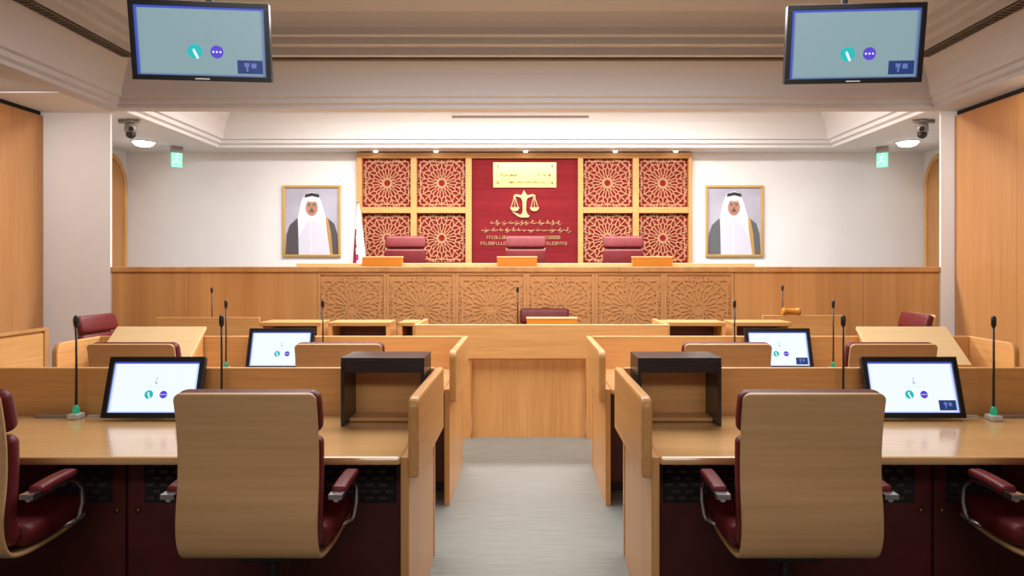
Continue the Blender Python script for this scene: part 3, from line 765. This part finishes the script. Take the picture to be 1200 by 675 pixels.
# black laminate boxes
def black_box(x0, x1, s, label):
    y0, y1, z0, z1 = 3.575, 3.835, .7505, 1.09
    t_ = thing('document_box', label, 'box', ((x0+x1)/2, y0, z0), 0, 'black open boxes on the front desks')
    bm = B(); box(bm, x0, x1, y0, y1, z1-.018, z1); obj('top', bm, M['blacklam'], t_, .003)
    for a in (x0, x1-.018):
        bm = B(); box(bm, a, a+.018, y0, y1, z0, z1-.0185); obj('side_panel', bm, M['blacklam'], t_, .002)
    bm = B(); box(bm, x0+.0185, x1-.0185, y0+.004, y0+.02, z1-.075, z1-.0185); obj('front_rail', bm, M['blacklam'], t_)
    bm = B(); box(bm, x0+.0185, x1-.0185, y1-.016, y1-.002, z0, z1-.0185); obj('back_panel', bm, M['woodX'], t_)
    bm = B(); box(bm, x0+.0185, x1-.0185, y0+.10, y1-.0165, z0+.004, z0+.022); obj('shelf', bm, M['woodX'], t_, .002)
black_box(-.912, -.50, -1, 'black open fronted box standing on the front left desk beside the aisle')
black_box(.553, .966, 1, 'black open fronted box standing on the front right desk beside the aisle')

# ------------------------------------------------------------------ desk monitors
def make_monitor(label, x, y, z, W_=.497):
    t_ = thing('desk_monitor', label, 'monitor', (x, y, z), 0, 'monitors on the counsel desks')
    Hh = .315
    display(None, W_, Hh, t_, M['scr'], False)
    rot = Matrix.Translation((0, .062, Hh/2+.006)) @ Matrix.Rotation(R(-17), 4, 'X')
    for o in t_.children: o.matrix_local = rot.copy()
    bm = B(); prism(bm, [(.095, .0), (.135, .0), (.135, .01), (.115, .16), (.10, .16)], 'X', -.05, .05); obj('stand', bm, M['black'], t_, .003, world=False)
    return t_
MN = make_monitor('lit monitor on the front left desk, beside the chair back that hides its corner', -1.92, 3.69, .7505)
GM = 'monitors on the counsel desks'
dup(MN, (2.0, 3.69, .7505), 0, 'lit monitor on the front right desk, right of the large chair back', GM)
dup(MN, (-1.855, 5.43, .7505), 0, 'smaller looking lit monitor on the left desk of the second row', GM)
dup(MN, (1.915, 5.43, .7505), 0, 'smaller looking lit monitor on the right desk of the second row', GM)

# ------------------------------------------------------------------ gooseneck microphones
def make_mic(label, loc, lit=True, hgt=.535):
    t_ = thing('gooseneck_microphone', label, 'microphone', loc, 0, 'gooseneck microphones')
    bm = B(); box(bm, -.028, .028, -.035, .035, 0, .028); obj('base', bm, M['silver'], t_, .006, world=False)
    bm = B(); lathe(bm, [(.015, .0285), (.017, .034), (.015, .052), (.009, .070)], 18); obj('light_ring' if lit else 'collar', bm, M['green'] if lit else M['black'], t_, world=False)
    bm = B(); tube(bm, [(0, 0, .0705), (.001, 0, hgt*.5), (0, 0, hgt-.06)], [.0070, .0056, .0052], 8); obj('gooseneck', bm, M['black'], t_, world=False)
    bm = B(); tube(bm, [(0, 0, hgt-.062), (0, 0, hgt-.05), (0, 0, hgt-.01), (0, 0, hgt)], [.006, .012, .0125, .006], 14); obj('microphone_head', bm, M['black'], t_, world=False)
    return t_
MC = make_mic('gooseneck microphone with green ring on the front left desk, left of the monitor', (-2.33, 3.76, .7505))
MD = None
GC = 'gooseneck microphones'
def mic(x, y, z, lb): dup(MC, (x, y, z), 0, lb, GC)
mic(-1.585, 3.78, .7505, 'gooseneck microphone on the front left desk, its base behind the large chair back')
mic(2.40, 3.72, .7505, 'gooseneck microphone with green ring on the front right desk, right of the monitor')
mic(1.655, 3.78, .7505, 'gooseneck microphone on the front right desk, its base behind the large chair back')
mic(-2.26, 5.47, .7505, 'gooseneck microphone with green ring on the second row desk, left of the small monitor')
mic(-1.53, 5.47, .7505, 'gooseneck microphone on the second row desk, right of the small left monitor')
mic(2.32, 5.47, .7505, 'gooseneck microphone with green ring on the second row desk, right of the small monitor')
mic(1.575, 5.47, .7505, 'gooseneck microphone on the second row desk, left of the small right monitor')

# flat conference units beside the front microphones
def unit(x0, x1, y, label, s):
    t_ = thing('conference_unit', label, 'conference unit', ((x0+x1)/2, y, .7505), 0, 'flat conference units')
    bm = B(); box(bm, x0, x1, y, y+.045, .7505, .762); obj('body', bm, M['grey'], t_, .002)
    bm = B(); xm = x0+.70*(x1-x0) if s < 0 else x0
    xm = -2.30 if s < 0 else 2.31
    box(bm, xm, xm+.065, y+.03, y+.065, .7505, .757); obj('speaker_strip', bm, M['silver'], t_, .001)
unit(-2.56, -2.375, 3.77, 'thin dark flat unit lying on the front left desk beside the microphone', -1)
unit(2.445, 2.63, 3.77, 'thin dark flat unit lying on the front right desk beside the microphone', 1)

# ------------------------------------------------------------------ slanted reading boards
def slant(x0, x1, label):
    t_ = thing('slanted_lectern', label, 'lectern', ((x0+x1)/2, 5.2, .7505), 0, 'slanted lecterns')
    ya, za, yb, zb = 5.23, .815, 5.575, 1.078
    bm = B(); n_ = Vector((0, -(zb-za), (yb-ya))).normalized()*.025
    prism(bm, [(ya, za), (yb, zb), (yb-n_.y*-1*-1, zb-n_.z), (ya-n_.y, za-n_.z)] if False else [(ya, za), (yb, zb), (yb-n_.y, zb-n_.z), (ya-n_.y, za-n_.z)], 'X', x0, x1); obj('reading_board', bm, M['platetop'], t_, .004)
    bm = B(); box(bm, x0+.02, x1-.02, ya-.022, ya-.008, za-.055, za+.018); obj('book_ledge', bm, M['woodX'], t_, .003)
    for a in (x0+.02, x1-.04):
        bm = B(); prism(bm, [(ya+.03, .7505), (yb-.01, .7505), (yb-.01, zb-.055), (ya+.03, za-.022)], 'X', a, a+.02); obj('side_panel', bm, M['woodY'], t_)
slant(-3.14, -2.455, 'pale slanted lectern board at the outer end of the left second row desk')
slant(2.54, 3.23, 'pale slanted lectern board at the outer end of the right second row desk')

# ------------------------------------------------------------------ clerk station
t_ = thing('clerk_station', 'plain beech clerk station standing across the far end of the aisle', 'desk', (.15, 6.54, 0))
x0, x1 = -.985, 1.275
bm = B(); box(bm, x0, x1, 6.46, 6.50, .715, 1.02); obj('upper_front_panel', bm, M['woodX'], t_, .006)
bm = B(); box(bm, -.485, .54, 6.54, 6.57, 0, .80); obj('lower_front_panel', bm, M['woodZ'], t_)
for a, c in ((x0+.03, -.487), (.542, x1-.03)):
    bm = B(); box(bm, a, c, 6.475, 6.52, 0, .714); obj('front_pilaster', bm, M['woodZ'], t_, .003)
for a in (x0-.02, x1-.02):
    bm = B(); prism(bm, [(6.505, 0), (7.2, 0), (7.2, 1.02), (6.505, 1.02)], 'X', a, a+.04); obj('side_panel', bm, M['woodY'], t_, .006)
bm = B(); box(bm, x0+.025, x1-.025, 6.575, 7.15, .78, .815); obj('worktop', bm, M['desktop'], t_, .004)
nameplate(.245, 6.80, .9455, .47, 'glossy orange wooden nameplate block on the clerk station below the judges bench')
t2 = thing('file_stand', 'low wooden riser under the nameplate on the clerk station', 'stand', (.245, 6.8, .8155))
bm = B(); box(bm, -.02, .51, 6.74, 6.87, .8157, .945); obj('riser', bm, M['woodX'], t2, .003)
mic(-.075, 6.85, .8155, 'gooseneck microphone standing on the clerk station left of the nameplate')

# open pigeonhole units in the third row
def pigeon(x0, x1, label):
    y0, y1 = 6.72, 7.05
    t_ = thing('pigeonhole_unit', label, 'shelf unit', ((x0+x1)/2, y0, 0), 0, 'open wooden units in the third row')
    bm = B(); box(bm, x0, x1, y0, y1, .985, 1.02); obj('top', bm, M['frame'], t_, .004)
    for a in (x0, x1-.035):
        bm = B(); box(bm, a, a+.035, y0+.002, y1, 0, .9845); obj('side_panel', bm, M['woodZ'], t_)
    bm = B(); box(bm, x0+.0355, x1-.0355, y1-.02, y1, 0, .9845); obj('back_panel', bm, M['maroon'], t_)
    bm = B(); box(bm, x0+.0355, x1-.0355, y0+.005, y1-.0205, .78, .81); obj('shelf', bm, M['woodX'], t_)
    bm = B(); box(bm, x0+.0355, x1-.0355, y0+.005, y0+.025, .05, .7795); obj('front_panel', bm, M['woodX'], t_)
pigeon(-2.47, -1.90, 'open wooden unit behind the left second row monitor')
pigeon(-1.83, -1.26, 'open wooden unit in the third row on the left, right of the small monitor')
pigeon(-1.18, -1.012, 'narrow open wooden unit against the left end of the clerk station')
pigeon(1.30, 1.855, 'open wooden unit against the right end of the clerk station')
pigeon(1.92, 2.47, 'open wooden unit behind the right second row monitor')

# far side desks before the bench
def far_desk(x0, x1, y, z, label):
    t_ = thing('side_desk', label, 'desk', ((x0+x1)/2, y, 0), 0, 'plain desks before the judges bench')
    bm = B(); box(bm, x0, x1, y, y+.03, 0, z); obj('front_panel', bm, M['woodX'], t_, .004)
    bm = B(); box(bm, x0, x1, y+.031, y+.55, z-.27, z-.235); obj('worktop', bm, M['desktop'], t_)
    for a in (x0, x1-.03):
        bm = B(); box(bm, a, a+.03, y+.031, y+.55, 0, z-.271); obj('side_panel', bm, M['woodY'], t_)
far_desk(-3.72, -2.68, 7.30, 1.025, 'plain wooden desk before the judges bench on the left, behind the slanted board')
far_desk(2.37, 3.20, 7.25, 1.05, 'plain wooden desk before the judges bench on the right, with a gavel on top')
mic(-3.22, 7.44, .791, 'dark gooseneck microphone on the plain desk before the left end of the bench')
mic(2.62, 7.40, .816, 'dark gooseneck microphone on the plain desk behind the gavel')
# gavel
t_ = thing('wooden_gavel', 'brown wooden gavel head lying on top of the right plain desk panel', 'gavel', (2.66, 7.265, 1.05))
bm = B(); lathe(bm, [(.028, -.09), (.036, -.085), (.036, -.062), (.028, -.055), (.031, 0), (.028, .055), (.036, .062), (.036, .085), (.028, .09)], 20)
xf(bm, Matrix.Translation((2.66, 7.265, 1.087)) @ Matrix.Rotation(pi/2, 4, 'Y')); obj('head', bm, M['plate'], t_)
bm = B(); tube(bm, [(2.70, 7.30, 1.087), (2.76, 7.42, 1.085)], [.008, .011], 10); obj('handle', bm, M['plate'], t_)

# wooden barriers along the side walls
def barrier(x, s, y0, y1, label):
    t_ = thing('wooden_barrier', label, 'barrier', (x, (y0+y1)/2, 0), 0, 'side barriers')
    a, c = sorted((x, x+s*.05)); bm = B(); box(bm, a, c, y0, y1-.06, 0, .945); obj('panel', bm, M['woodY'], t_, .003)
    bm = B(); a2, c2 = sorted((x-s*.01, x+s*.06)); box(bm, a2, c2, y0, y1, .965, .99); box(bm, a+.01, c-.01, y0, y1-.061, .9455, .9648); obj('rail', bm, M['benchZ'], t_, .003)
    bm = B(); box(bm, a2, c2, y1-.059, y1, 0, .9645); obj('end_post', bm, M['benchZ'], t_, .003)
barrier(-4.28, -1, 5.0, 6.5, 'wooden barrier along the left wall with a dark top rail')
barrier(4.42, 1, 5.0, 6.45, 'wooden barrier at the right edge along the right wall')
